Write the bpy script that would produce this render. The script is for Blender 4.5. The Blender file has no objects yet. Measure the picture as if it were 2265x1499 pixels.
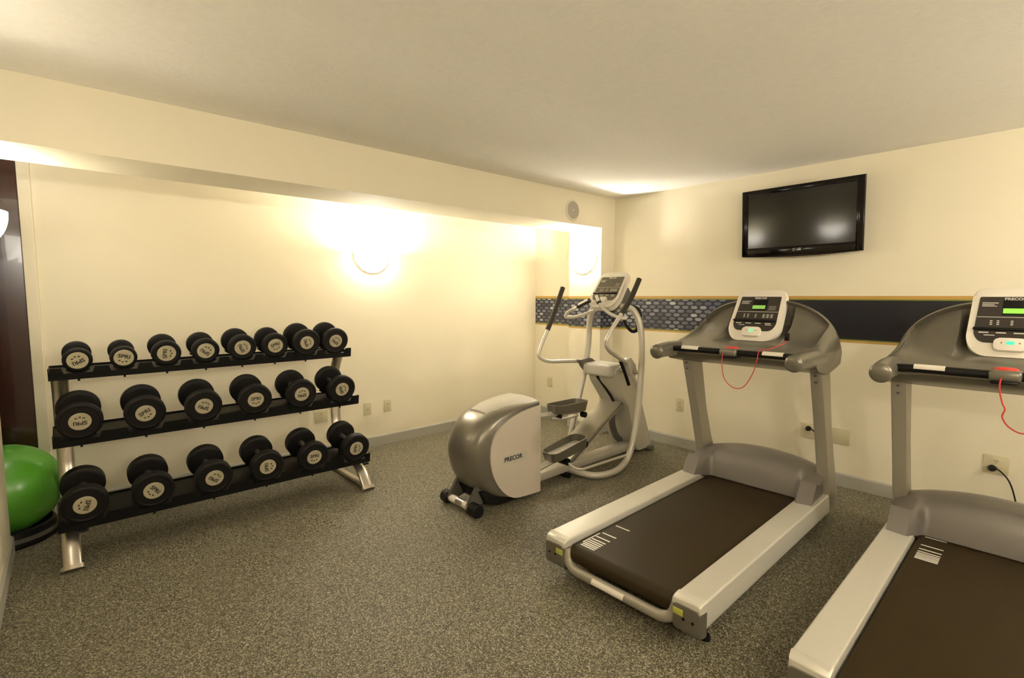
import bpy, bmesh, math, random
from mathutils import Vector, Matrix, Euler
random.seed(7)
C = bpy.context.scene.collection
SC = bpy.context.scene
rad = math.radians

# ------------------------------------------------------------------ camera
cam_d = bpy.data.cameras.new('camera')
cam_d.sensor_width = 36.0
cam_d.lens = 1102.7 / 2265 * 36.0
cam_d.clip_start = 0.02
cam = bpy.data.objects.new('camera', cam_d)
C.objects.link(cam)
YAW, PITCH = 0.840679, 0.085035
fw = Vector((-math.sin(YAW) * math.cos(PITCH), math.cos(YAW) * math.cos(PITCH), -math.sin(PITCH)))
cam.location = (3.2232, -4.3214, 1.4359)
cam.rotation_euler = fw.to_track_quat('-Z', 'Y').to_euler()
SC.camera = cam

# ------------------------------------------------------------------ world, exposure
SC.view_settings.view_transform = 'Standard'
SC.view_settings.look = 'None'
SC.view_settings.gamma = 1.0
SC.view_settings.use_curve_mapping = False
SC.view_settings.exposure = 1.45
w = bpy.data.worlds.new('world'); SC.world = w
w.use_nodes = True
w.node_tree.nodes['Background'].inputs[0].default_value = (0.05, 0.045, 0.035, 1)
w.node_tree.nodes['Background'].inputs[1].default_value = 1.0

# ------------------------------------------------------------------ lights (the room's own lamps, then three added fill sconces)
LAMP_COL = (1.0, 0.94, 0.835)
SCONCES = [  # (x, y, z of bowl rim, facing angle about z, watts, label)
    (-1.168, -2.155, 1.84, 0.0, 64, 'frosted half-bowl wall sconce glowing on the alcove wall above the dumbbell rack'),
    (-0.235, -0.215, 1.86, -90.0, 50, 'frosted half-bowl wall sconce glowing on the corner pier behind the elliptical console'),
    (-0.40, -4.62, 1.86, 90.0, 10, 'frosted half-bowl wall sconce on the near wall beside the alcove opening'),
    (0.78, -4.62, 1.90, 90.0, 0.8, 'frosted half-bowl wall sconce on the near wall across from the television'),
    (5.0, -3.3, 1.86, 180.0, 6, 'added unseen half-bowl fill sconce on the right wall, the nearer of two'),  # from here on: sconces added out of view to brighten the room
    (5.0, -1.2, 1.86, 180.0, 34, 'added unseen half-bowl fill sconce on the right wall, nearer the television wall'),
    (4.2, -4.62, 1.86, 90.0, 24, 'added unseen half-bowl fill sconce on the near wall by the right wall'),
]

# ------------------------------------------------------------------ helpers
def tag(o, label=None, cat=None, group=None, kind=None):
    if label: o['label'] = label
    if cat: o['category'] = cat
    if group: o['group'] = group
    if kind: o['kind'] = kind
    return o
def thing(name, label, cat, loc=(0, 0, 0), rotz=0.0, group=None):
    o = bpy.data.objects.new(name, None); C.objects.link(o)
    o.empty_display_size = 0.1
    o.location = loc; o.rotation_euler = (0, 0, rotz)
    return tag(o, label, cat, group)
def obj(name, bm, mats, parent=None, smooth=35, loc=None, rot=None, label=None):
    me = bpy.data.meshes.new(name)
    bmesh.ops.recalc_face_normals(bm, faces=bm.faces[:])
    bm.to_mesh(me); bm.free()
    if not isinstance(mats, (list, tuple)): mats = [mats]
    for m in mats: me.materials.append(m)
    if smooth:
        me.polygons.foreach_set('use_smooth', [True] * len(me.polygons))
        me.set_sharp_from_angle(angle=rad(smooth))
    o = bpy.data.objects.new(name, me); C.objects.link(o)
    if parent is not None: o.parent = parent
    if loc: o.location = loc
    if rot: o.rotation_euler = rot
    if label: o['label'] = label
    return o
def struct(name, bm, mats, smooth=0):
    o = obj(name, bm, mats, None, smooth); o['kind'] = 'structure'
    return o
def NB(): return bmesh.new()
def box(bm, x0, x1, y0, y1, z0, z1, bev=0.0, seg=2, M=None, mi=0):
    t = bmesh.new()
    bmesh.ops.create_cube(t, size=1.0)
    for v in t.verts:
        v.co = Vector((x0 + (v.co.x + .5) * (x1 - x0), y0 + (v.co.y + .5) * (y1 - y0), z0 + (v.co.z + .5) * (z1 - z0)))
    if bev: bmesh.ops.bevel(t, geom=t.edges[:], offset=bev, segments=seg, profile=0.5, affect='EDGES')
    merge(bm, t, M, mi)
def merge(bm, t, M=None, mi=0):
    if M is not None: bmesh.ops.transform(t, matrix=M, verts=t.verts[:])
    vm = {}
    for v in t.verts: vm[v] = bm.verts.new(v.co)
    for f in t.faces:
        try:
            nf = bm.faces.new([vm[v] for v in f.verts]); nf.material_index = mi + f.material_index
        except ValueError: pass
    t.free()
def catmull(pts, n=6, closed=False):
    pts = [Vector(p) for p in pts]; out = []
    m = len(pts)
    rng = range(m) if closed else range(m - 1)
    for i in rng:
        if closed: p0, p1, p2, p3 = pts[i - 1], pts[i], pts[(i + 1) % m], pts[(i + 2) % m]
        else: p0, p1, p2, p3 = pts[max(i - 1, 0)], pts[i], pts[i + 1], pts[min(i + 2, m - 1)]
        for k in range(n):
            t = k / n
            out.append(0.5 * ((2 * p1) + (-p0 + p2) * t + (2 * p0 - 5 * p1 + 4 * p2 - p3) * t * t + (-p0 + 3 * p1 - 3 * p2 + p3) * t ** 3))
    if not closed: out.append(pts[-1])
    return out
def fillet(pts, r, n=6):
    pts = [Vector(p) for p in pts]; out = [pts[0]]
    for i in range(1, len(pts) - 1):
        a, b, c = pts[i - 1], pts[i], pts[i + 1]
        da, dc = (a - b), (c - b)
        d = min(r, da.length * .49, dc.length * .49)
        p, q = b + da.normalized() * d, b + dc.normalized() * d
        for k in range(n + 1):
            t = k / n
            out.append(p * (1 - t) ** 2 + b * 2 * t * (1 - t) + q * t * t)
    out.append(pts[-1]); return out
def loft(bm, rings, cap=True, closed_ring=True, mi=0, loop=False):
    R = [[bm.verts.new(p) for p in ring] for ring in rings]
    n = len(R[0])
    pairs = list(zip(R[:-1], R[1:]))
    if loop: pairs.append((R[-1], R[0]))
    for a, b in pairs:
        for i in range(n if closed_ring else n - 1):
            j = (i + 1) % n
            f = bm.faces.new((a[i], a[j], b[j], b[i])); f.material_index = mi
    if cap and closed_ring and not loop:
        for ring in (R[0], R[-1]):
            f = bm.faces.new(ring); f.material_index = mi
    return R
def tube(bm, pts, r, n=12, mi=0, rr=None, cap=True, flat=1.0):
    """tube along a path; rr = list of radii; flat = scale of the second axis"""
    pts = [Vector(p) for p in pts]
    rings = []; up = None
    for i, p in enumerate(pts):
        if i == 0: t = pts[1] - p
        elif i == len(pts) - 1: t = p - pts[i - 1]
        else: t = (pts[i + 1] - p).normalized() + (p - pts[i - 1]).normalized()
        t.normalize()
        if up is None:
            up = Vector((0, 0, 1)) if abs(t.z) < .9 else Vector((0, 1, 0))
        side = t.cross(up).normalized(); up = side.cross(t).normalized()
        ra = rr[i] if rr else r
        rings.append([p + (side * math.cos(a) + up * math.sin(a) * flat) * ra for a in [2 * math.pi * k / n for k in range(n)]])
    loft(bm, rings, cap=cap, mi=mi)
def cyl(bm, a, b, r, n=20, mi=0, bev=0.0):
    a, b = Vector(a), Vector(b)
    if bev:
        d = (b - a).normalized() * bev
        tube(bm, [a, a + d * .001 + d, b - d, b], r, n, mi, rr=[r - bev, r, r, r - bev])
    else: tube(bm, [a, b], r, n, mi)
def lathe(bm, prof, n=32, M=None, mi=0, a0=0.0, a1=2 * math.pi, close=False):
    """prof: list of (r, h) turned about z"""
    t = bmesh.new()
    full = abs(a1 - a0 - 2 * math.pi) < 1e-6
    ks = range(n) if full else range(n + 1)
    rings = [[Vector((max(r, 1e-5) * math.cos(a0 + (a1 - a0) * k / n), max(r, 1e-5) * math.sin(a0 + (a1 - a0) * k / n), h)) for r, h in prof] for k in ks]
    loft(t, rings, cap=close, closed_ring=close, loop=full)
    bmesh.ops.remove_doubles(t, verts=t.verts[:], dist=2e-5)
    merge(bm, t, M, mi)
def prism(bm, outline, axis, a0, a1, bev=0.0, mi=0, M=None, seg=2):
    """outline of 2D points extruded along axis (0,1,2); the 2D axes are the other two in order"""
    t = bmesh.new()
    def mk(p, a):
        if axis == 0: return Vector((a, p[0], p[1]))
        if axis == 1: return Vector((p[0], a, p[1]))
        return Vector((p[0], p[1], a))
    A = [t.verts.new(mk(p, a0)) for p in outline]; B = [t.verts.new(mk(p, a1)) for p in outline]
    n = len(A)
    fa = t.faces.new(A); fb = t.faces.new(B)
    for i in range(n): t.faces.new((A[i], A[(i + 1) % n], B[(i + 1) % n], B[i]))
    if bev:
        es = [e for e in fa.edges] + [e for e in fb.edges]
        bmesh.ops.bevel(t, geom=es, offset=bev, segments=seg, profile=0.5, affect='EDGES')
    merge(bm, t, M, mi)
def rrect(w, h, r, n=6, cx=0, cy=0):
    out = []
    for sx, sy, a in ((1, 1, 0), (-1, 1, 90), (-1, -1, 180), (1, -1, 270)):
        for k in range(n + 1):
            t = rad(a + 90 * k / n)
            out.append((cx + sx * (w / 2 - r) + r * math.cos(t), cy + sy * (h / 2 - r) + r * math.sin(t)))
    return out
def roundpoly(pts, r, n=5):
    P = [Vector((p[0], p[1], 0)) for p in pts]; out = []
    m = len(P)
    for i in range(m):
        a, b, c = P[i - 1], P[i], P[(i + 1) % m]
        ri = r[i] if isinstance(r, (list, tuple)) else r
        da, dc = a - b, c - b
        d = min(ri, da.length * .49, dc.length * .49)
        if d < 1e-5: out.append((b.x, b.y)); continue
        p, q = b + da.normalized() * d, b + dc.normalized() * d
        for k in range(n + 1):
            t = k / n; v = p * (1 - t) ** 2 + b * 2 * t * (1 - t) + q * t * t
            out.append((v.x, v.y))
    return out
def grid(bm, fn, nu, nv, mi=0):
    V = [[bm.verts.new(fn(i / nu, j / nv)) for j in range(nv + 1)] for i in range(nu + 1)]
    for i in range(nu):
        for j in range(nv):
            f = bm.faces.new((V[i][j], V[i + 1][j], V[i + 1][j + 1], V[i][j + 1])); f.material_index = mi
def text(bm, s, size, M, depth=0.0006, mi=0, bold=0.0, sx=1.0):
    cu = bpy.data.curves.new('t', 'FONT'); cu.body = s; cu.size = size
    cu.align_x = 'CENTER'; cu.align_y = 'CENTER'; cu.extrude = depth; cu.offset = bold
    cu.resolution_u = 3
    o = bpy.data.objects.new('t', cu); C.objects.link(o)
    bpy.context.view_layer.update()
    me = bpy.data.meshes.new_from_object(o.evaluated_get(bpy.context.evaluated_depsgraph_get()))
    t = bmesh.new(); t.from_mesh(me)
    for f in t.faces: f.material_index = 0
    bmesh.ops.transform(t, matrix=Matrix.Diagonal((sx, 1, 1, 1)), verts=t.verts[:])
    merge(bm, t, M, mi)
    bpy.data.objects.remove(o); bpy.data.curves.remove(cu); bpy.data.meshes.remove(me)
def copy_tree(o, parent=None):
    c = o.copy(); C.objects.link(c)
    if parent is not None: c.parent = parent
    for ch in list(o.children): copy_tree(ch, c)
    return c
T = Matrix.Translation
def Rm(a, ax): return Matrix.Rotation(rad(a), 4, ax)

# ------------------------------------------------------------------ materials
def mat(name, col, rough=0.5, metal=0.0, bump=0.0, bscale=200.0, spec=0.5, var=0.0, vscale=8.0, coat=0.0, emit=None, estr=0.0):
    m = bpy.data.materials.new(name); m.use_nodes = True
    nt = m.node_tree; N = nt.nodes; L = nt.links; b = N['Principled BSDF']
    b.inputs['Base Color'].default_value = (*col, 1)
    b.inputs['Roughness'].default_value = rough
    b.inputs['Metallic'].default_value = metal
    b.inputs['Specular IOR Level'].default_value = spec
    b.inputs['Coat Weight'].default_value = coat
    tc = N.new('ShaderNodeTexCoord')
    if var:
        no = N.new('ShaderNodeTexNoise'); no.inputs['Scale'].default_value = vscale; no.inputs['Detail'].default_value = 4
        L.new(tc.outputs['Object'], no.inputs['Vector'])
        mr = N.new('ShaderNodeMapRange'); mr.inputs[1].default_value = .3; mr.inputs[2].default_value = .7
        mr.inputs[3].default_value = 1 - var; mr.inputs[4].default_value = 1 + var
        L.new(no.outputs['Fac'], mr.inputs[0])
        mx = N.new('ShaderNodeVectorMath'); mx.operation = 'SCALE'; mx.inputs[0].default_value = col
        L.new(mr.outputs[0], mx.inputs['Scale']); L.new(mx.outputs[0], b.inputs['Base Color'])
    if bump:
        n2 = N.new('ShaderNodeTexNoise'); n2.inputs['Scale'].default_value = bscale; n2.inputs['Detail'].default_value = 3
        L.new(tc.outputs['Object'], n2.inputs['Vector'])
        bp = N.new('ShaderNodeBump'); bp.inputs['Strength'].default_value = bump; bp.inputs['Distance'].default_value = 0.002
        L.new(n2.outputs['Fac'], bp.inputs['Height']); L.new(bp.outputs[0], b.inputs['Normal'])
    if emit:
        b.inputs['Emission Color'].default_value = (*emit, 1); b.inputs['Emission Strength'].default_value = estr
    return m
M = {}
M['wall'] = mat('cream_wall_paint', (0.80, 0.73, 0.56), 0.7, bump=0.15, bscale=90, spec=0.3, var=0.015, vscale=2)
M['header'] = M['wall']
M['ceil'] = mat('ceiling_texture_paint', (0.90, 0.87, 0.80), 0.85, bump=0.8, bscale=55, spec=0.2, var=0.02, vscale=40)
M['base'] = mat('grey_baseboard_vinyl', (0.40, 0.385, 0.325), 0.5, var=0.03)
M['silver'] = mat('silver_powder_coat', (0.62, 0.58, 0.50), 0.38, 0.35, bump=0.03, bscale=900)
M['rail'] = mat('brushed_silver_rail', (0.66, 0.63, 0.55), 0.42, 0.3, bump=0.02, bscale=1200)
M['upright'] = mat('satin_grey_metal', (0.38, 0.35, 0.28), 0.38, 0.4, bump=0.03, bscale=900)
M['towerm'] = mat('tower_silver_plastic', (0.50, 0.47, 0.39), 0.4, 0.2, bump=0.03, bscale=900)
M['gripm'] = mat('dark_brown_grip_rubber', (0.030, 0.024, 0.014), 0.45, spec=0.35)
M['chrome'] = mat('brushed_steel', (0.60, 0.55, 0.47), 0.28, 0.9)
M['gplastic'] = mat('grey_metallic_plastic', (0.19, 0.172, 0.135), 0.30, 0.5, bump=0.03, bscale=1500)
M['hood'] = mat('grey_hood_plastic', (0.20, 0.180, 0.160), 0.42, 0.3, bump=0.03, bscale=1500)
M['dplastic'] = mat('dark_grey_plastic', (0.09, 0.085, 0.07), 0.45, bump=0.05, bscale=900)
M['black'] = mat('black_powder_coat', (0.004, 0.004, 0.004), 0.42, bump=0.04, bscale=900, spec=0.25)
M['rubber'] = mat('black_rubber', (0.005, 0.0045, 0.004), 0.52, bump=0.05, bscale=500, spec=0.28)
M['bezel'] = mat('white_console_plastic', (0.74, 0.68, 0.58), 0.38)
M['lgrey'] = mat('light_grey_plastic', (0.50, 0.47, 0.40), 0.42)
M['facew'] = mat('charcoal_console_face', (0.030, 0.024, 0.018), 0.28)
M['facee'] = mat('olive_console_face', (0.12, 0.105, 0.07), 0.35)
M['print'] = mat('white_console_print', (0.6, 0.57, 0.5), 0.5)
M['glcd'] = mat('green_display', (0.05, 0.2, 0.02), 0.3, emit=(0.16, 0.50, 0.03), estr=0.9)
M['glcd_dim'] = mat('green_display_dim', (0.10, 0.2, 0.05), 0.3, emit=(0.16, 0.30, 0.05), estr=0.5)
M['gbtn'] = mat('green_start_button', (0.02, 0.4, 0.15), 0.4, emit=(0.03, 0.6, 0.22), estr=0.8)
M['red'] = mat('red_stop_plastic', (0.65, 0.03, 0.015), 0.35)
M['redcord'] = mat('red_cord', (0.6, 0.035, 0.02), 0.6)
M['ivory'] = mat('ivory_outlet_plastic', (0.62, 0.56, 0.36), 0.4)
M['slot'] = mat('outlet_slot', (0.03, 0.025, 0.02), 0.6)
M['tvb'] = mat('glossy_black_plastic', (0.003, 0.002, 0.002), 0.10, spec=0.3)
M['tvs'] = mat('television_screen', (0.005, 0.005, 0.005), 0.10, spec=0.5)
M['tvlogo'] = mat('silver_logo', (0.7, 0.7, 0.68), 0.3)
M['dlabel'] = mat('silver_end_plate', (0.50, 0.45, 0.31), 0.4, 0.25, var=0.08, vscale=60)
M['ink'] = mat('black_ink', (0.03, 0.022, 0.015), 0.5)
M['yellow'] = mat('yellow_green_sticker', (0.45, 0.46, 0.08), 0.5)
M['belt_mark'] = mat('white_belt_print', (0.8, 0.77, 0.68), 0.6)
M['spk'] = mat('speaker_grille', (0.40, 0.36, 0.29), 0.7, bump=0.3, bscale=900)
M['spkr'] = mat('speaker_rim_plastic', (0.72, 0.66, 0.50), 0.5)
M['door'] = mat('dark_mahogany', (0.030, 0.004, 0.003), 0.22, var=0.3, vscale=14, coat=0.3)
M['ball'] = mat('green_vinyl', (0.10, 0.36, 0.03), 0.26, bump=0.02, bscale=40, spec=0.6)
M['warmgrey'] = mat('panel_warm_grey', (0.55, 0.48, 0.39), 0.5, bump=0.02, bscale=900)

def emis(name, col, s):
    m = bpy.data.materials.new(name); m.use_nodes = True
    nt = m.node_tree; nt.nodes.clear()
    e = nt.nodes.new('ShaderNodeEmission'); e.inputs[0].default_value = (*col, 1); e.inputs[1].default_value = s
    o = nt.nodes.new('ShaderNodeOutputMaterial'); nt.links.new(e.outputs[0], o.inputs[0])
    return m
M['glass_lit'] = emis('lit_frosted_glass', (1.0, 0.92, 0.78), 24.0)
M['glass_dim'] = emis('dimly_lit_frosted_glass', (1.0, 0.92, 0.78), 7.0)

def floor_mat():
    m = bpy.data.materials.new('flecked_rubber_floor'); m.use_nodes = True
    nt = m.node_tree; N = nt.nodes; L = nt.links; b = N['Principled BSDF']
    b.inputs['Roughness'].default_value = 0.55; b.inputs['Specular IOR Level'].default_value = 0.35
    tc = N.new('ShaderNodeTexCoord')
    v = N.new('ShaderNodeTexVoronoi'); v.inputs['Scale'].default_value = 240; v.inputs['Randomness'].default_value = 1
    L.new(tc.outputs['Object'], v.inputs['Vector'])
    sp = N.new('ShaderNodeSeparateColor'); L.new(v.outputs['Color'], sp.inputs[0])
    cr = N.new('ShaderNodeValToRGB'); cr.color_ramp.interpolation = 'CONSTANT'
    e = cr.color_ramp.elements
    e[0].position = 0; e[0].color = (0.056, 0.048, 0.028, 1)
    e[1].position = .34; e[1].color = (0.140, 0.126, 0.080, 1)
    for p, c in ((.58, (0.225, 0.204, 0.138, 1)), (.80, (0.36, 0.33, 0.24, 1)), (.93, (0.085, 0.068, 0.034, 1))):
        k = e.new(p); k.color = c
    L.new(sp.outputs[0], cr.inputs[0])
    n = N.new('ShaderNodeTexNoise'); n.inputs['Scale'].default_value = 60; n.inputs['Detail'].default_value = 3
    L.new(tc.outputs['Object'], n.inputs['Vector'])
    mr = N.new('ShaderNodeMapRange'); mr.inputs[1].default_value = .3; mr.inputs[2].default_value = .7; mr.inputs[3].default_value = .75; mr.inputs[4].default_value = 1.25
    L.new(n.outputs['Fac'], mr.inputs[0])
    mx = N.new('ShaderNodeVectorMath'); mx.operation = 'SCALE'
    L.new(cr.outputs[0], mx.inputs[0]); L.new(mr.outputs[0], mx.inputs['Scale']); L.new(mx.outputs[0], b.inputs['Base Color'])
    bp = N.new('ShaderNodeBump'); bp.inputs['Strength'].default_value = .4; bp.inputs['Distance'].default_value = .0015
    L.new(v.outputs['Distance'], bp.inputs['Height']); L.new(bp.outputs[0], b.inputs['Normal'])
    return m
M['floor'] = floor_mat()

def belt_mat():
    m = mat('treadmill_belt', (0.028, 0.017, 0.004), 0.50, spec=0.25)
    nt = m.node_tree; N = nt.nodes; L = nt.links; b = N['Principled BSDF']
    tc = N.new('ShaderNodeTexCoord')
    ch = N.new('ShaderNodeTexVoronoi'); ch.inputs['Scale'].default_value = 220; ch.inputs['Randomness'].default_value = 0.0
    L.new(tc.outputs['Object'], ch.inputs['Vector'])
    bp = N.new('ShaderNodeBump'); bp.inputs['Strength'].default_value = .35; bp.inputs['Distance'].default_value = .001
    L.new(ch.outputs['Distance'], bp.inputs['Height']); L.new(bp.outputs[0], b.inputs['Normal'])
    return m
M['belt'] = belt_mat()

def border_mat():
    """wallpaper border: orange and green edge lines, navy field with rows of hexagonal pale dots that thin out to the right"""
    m = bpy.data.materials.new('wallpaper_border'); m.use_nodes = True
    nt = m.node_tree; N = nt.nodes; L = nt.links; b = N['Principled BSDF']
    b.inputs['Roughness'].default_value = 0.45
    g = N.new('ShaderNodeTexCoord'); s = N.new('ShaderNodeSeparateXYZ'); L.new(g.outputs['Object'], s.inputs[0])
    def mth(op, a, bb=None, c=None):
        n = N.new('ShaderNodeMath'); n.operation = op
        for i, x in enumerate((a, bb, c)):
            if x is None: continue
            if isinstance(x, (int, float)): n.inputs[i].default_value = x
            else: L.new(x, n.inputs[i])
        return n.outputs[0]
    SX, SZ = 0.088, 0.0365
    u0 = mth('ADD', s.outputs['X'], s.outputs['Y'])        # runs on round the pier
    zz = mth('DIVIDE', mth('SUBTRACT', s.outputs['Z'], 1.134), SZ)
    row = mth('FLOOR', zz)
    off = mth('MULTIPLY', mth('MODULO', mth('ADD', row, 100), 2), 0.5)
    uu = mth('ADD', mth('DIVIDE', mth('ADD', u0, 10), SX), off)
    col = mth('FLOOR', uu)
    fu = mth('ABSOLUTE', mth('SUBTRACT', mth('FRACT', uu), .5))
    fz = mth('ABSOLUTE', mth('SUBTRACT', mth('FRACT', zz), .5))
    d = mth('MAXIMUM', mth('ADD', mth('MULTIPLY', fu, 1.0), mth('MULTIPLY', fz, .42)), mth('MULTIPLY', fz, 1.0))
    inside = mth('LESS_THAN', d, 0.395)
    wn = N.new('ShaderNodeTexWhiteNoise'); cb = N.new('ShaderNodeCombineXYZ')
    L.new(col, cb.inputs[0]); L.new(row, cb.inputs[1]); L.new(cb.outputs[0], wn.inputs['Vector'])
    rv = wn.outputs['Value']
    # fade with position along the wall
    fade = N.new('ShaderNodeMapRange'); fade.inputs[1].default_value = 0.95; fade.inputs[2].default_value = 1.85; fade.inputs[3].default_value = 0; fade.inputs[4].default_value = 1.12
    L.new(u0, fade.inputs[0])
    keep = mth('GREATER_THAN', mth('ADD', rv, 0.03), fade.outputs[0])
    msk = mth('MULTIPLY', inside, keep)
    cr = N.new('ShaderNodeValToRGB'); e = cr.color_ramp.elements
    e[0].position = 0; e[0].color = (0.06, 0.060, 0.085, 1)
    e[1].position = 1; e[1].color = (0.46, 0.47, 0.47, 1)
    for p, c in ((.25, (0.10, 0.10, 0.14, 1)), (.5, (0.16, 0.16, 0.20, 1)), (.8, (0.24, 0.25, 0.29, 1))):
        k = e.new(p); k.color = c
    wn2 = N.new('ShaderNodeTexWhiteNoise'); cb2 = N.new('ShaderNodeCombineXYZ')
    L.new(row, cb2.inputs[0]); L.new(col, cb2.inputs[1]); cb2.inputs[2].default_value = 3; L.new(cb2.outputs[0], wn2.inputs['Vector'])
    L.new(wn2.outputs['Value'], cr.inputs[0])
    blue = N.new('ShaderNodeMix'); blue.data_type = 'RGBA'
    bl = N.new('ShaderNodeMapRange'); bl.inputs[1].default_value = .9; bl.inputs[2].default_value = 1.6; L.new(u0, bl.inputs[0])
    L.new(bl.outputs[0], blue.inputs[0]); L.new(cr.outputs[0], blue.inputs[6]); blue.inputs[7].default_value = (0.02, 0.05, 0.20, 1)
    bgr = N.new('ShaderNodeMapRange'); bgr.inputs[1].default_value = 0.2; bgr.inputs[2].default_value = 2.0; L.new(u0, bgr.inputs[0])
    bg = N.new('ShaderNodeMix'); bg.data_type = 'RGBA'; L.new(bgr.outputs[0], bg.inputs[0])
    bg.inputs[6].default_value = (0.022, 0.023, 0.030, 1); bg.inputs[7].default_value = (0.003, 0.003, 0.008, 1)
    f = N.new('ShaderNodeMix'); f.data_type = 'RGBA'; L.new(msk, f.inputs[0]); L.new(bg.outputs[2], f.inputs[6]); L.new(blue.outputs[2], f.inputs[7])
    # edge stripes by height
    def band(lo, hi, prev, colr):
        mk = mth('MULTIPLY', mth('GREATER_THAN', s.outputs['Z'], lo), mth('LESS_THAN', s.outputs['Z'], hi))
        x = N.new('ShaderNodeMix'); x.data_type = 'RGBA'; L.new(mk, x.inputs[0]); L.new(prev, x.inputs[6]); x.inputs[7].default_value = (*colr, 1)
        return x.outputs[2]
    o = f.outputs[2]
    o = band(1.4170, 1.46, o, (0.52, 0.30, 0.07))
    o = band(1.4080, 1.4170, o, (0.20, 0.22, 0.03))
    o = band(1.1120, 1.1210, o, (0.13, 0.15, 0.03))
    o = band(1.05, 1.1120, o, (0.52, 0.33, 0.09))
    L.new(o, b.inputs['Base Color'])
    return m
M['border'] = border_mat()

# ================================================================== ROOM SHELL
H = 2.44; HB = 2.1286; XB = -1.168; HT = 0.43; PY = -0.215; WF = -4.62; XR = 5.0; YL = -6.1
def sb(name, m, *a, bev=0.0):
    bm = NB(); box(bm, *a, bev=bev); return struct(name, bm, m)
sb('floor', M['floor'], XB - .1, XR + .1, YL - .1, 0.1, -0.1, 0.0)
sb('ceiling', M['ceil'], XB - .1, XR + .1, YL - .1, 0.1, H, H + .1)
sb('wall_back', M['wall'], XB - .1, XR + .1, 0.0, 0.1, 0.0, H)
sb('wall_left', M['wall'], XB - .1, XB, YL, 0.0, 0.0, H)
sb('wall_right', M['wall'], XR, XR + .1, YL, 0.0, 0.0, H)
sb('wall_front', M['wall'], -0.65, XR, WF - .14, WF, 0.0, H)
sb('wall_alcove_end', M['wall'], XB, XR, YL - .1, YL, 0.0, H)
sb('wall_beam', M['header'], -HT, 0.0, WF, 0.0, HB, H)
sb('wall_pier', M['wall'], -HT, 0.0, PY, 0.0, 0.0, HB)
def baseboard(name, axis, a0, a1, face, sgn, h=0.100, t=0.012):
    bm = NB()
    pr = [(0, 0), (t, 0), (t, h - .012), (t * .4, h), (0, h)]
    if axis == 0: prism(bm, [(face + sgn * p[0], p[1]) for p in pr], 0, a0, a1)
    else: prism(bm, [(face + sgn * p[0], p[1]) for p in pr], 1, a0, a1)
    struct(name, bm, M['base'])
baseboard('baseboard_back', 0, 0.0, XR, 0.0, -1)
baseboard('baseboard_alcove', 0, XB, -HT, 0.0, -1)
baseboard('baseboard_left', 1, -4.44, 0.0, XB, 1)
baseboard('baseboard_pier', 0, -HT, 0.012, PY, -1)
baseboard('baseboard_pier_side', 1, PY, 0.0, 0.0, 1)
baseboard('baseboard_front', 0, -0.65, XR, WF, 1)
# wallpaper border runs on the back wall, round the pier and into the alcove
def border(name, x0, x1, y0, y1):
    bm = NB(); box(bm, x0, x1, y0, y1, 1.095, 1.4396); struct(name, bm, M['border'])
border('trim_1', 0.0, XR, -0.0015, 0.0)
border('trim_2', 0.0, 0.0015, PY - .0015, 0.0)
border('trim_3', -HT, 0.0, PY - .0015, PY)
border('trim_4', XB, -HT, -0.0015, 0.0)
# dark door at the left end of the alcove wall with its cream casing
bm = NB(); box(bm, XB, XB + .022, -4.50, -4.44, 0, H, bev=.004); struct('trim_5', bm, M['wall'])
bm = NB(); box(bm, XB, XB + .016, -5.55, -4.50, 0.01, H - .01, bev=.003)
dr = struct('door_1', bm, M['door'])
bm = NB(); cyl(bm, (XB + .016, -5.40, 1.0), (XB + .06, -5.40, 1.0), .012); tube(bm, fillet([(XB + .06, -5.40, 1.0), (XB + .065, -5.28, 1.0)], .02), .010)
obj('door_handle', bm, M['chrome'], dr)

# ================================================================== WALL SCONCES
def make_sconce(x, y, z, ang, watts, label):
    t = thing('wall_sconce', label, 'wall lamp', (x, y, z), rad(ang), 'half-bowl wall sconces')
    glass = M['glass_lit'] if watts > 35 else M['glass_dim']
    Rr = 0.172; dep = 0.105; hh = 0.165
    def prof(k, inner=0.0):
        a = k * math.pi / 2
        return ((1 - inner) * math.cos(a), -hh * math.sin(a) * (1 - inner * .5))
    bm = NB()
    def fo(u, v, inn=0.0):
        r, h = prof(v, inn); th = -math.pi / 2 + u * math.pi
        return Vector((max(0.002, r * dep * math.cos(th)) + .006, r * Rr * math.sin(th), h))
    grid(bm, lambda u, v: fo(u, v), 28, 14)
    grid(bm, lambda u, v: fo(1 - u, v, 0.05), 28, 14)
    obj('glass_bowl', bm, glass, t, 60)
    bm = NB()
    tube(bm, [(.008, Rr * 1.06 * math.sin(a), -hh * 1.12 * math.cos(a)) for a in [-math.pi / 2 + math.pi * k / 24 for k in range(25)]], .006, 8)
    obj('rim', bm, M['upright'], t)
    bm = NB(); box(bm, 0, .012, -.055, .055, -.13, -.01, bev=.003); obj('back_plate', bm, M['chrome'], t)
    bm = NB(); lathe(bm, [(0, -.03), (.016, -.03), (.02, 0), (.024, .02), (.012, .045), (0, .05)], 14, T((.055, 0, -.05)))
    obj('bulb', bm, glass, t)
    l = bpy.data.lights.new('sconce_light', 'POINT'); l.energy = watts; l.color = LAMP_COL; l.shadow_soft_size = .03
    lo = bpy.data.objects.new('sconce_light', l); C.objects.link(lo); lo.parent = t; lo.location = (.070, 0, -.030 if x < 1.2 else .03)
for s in SCONCES: make_sconce(*s)

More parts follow.
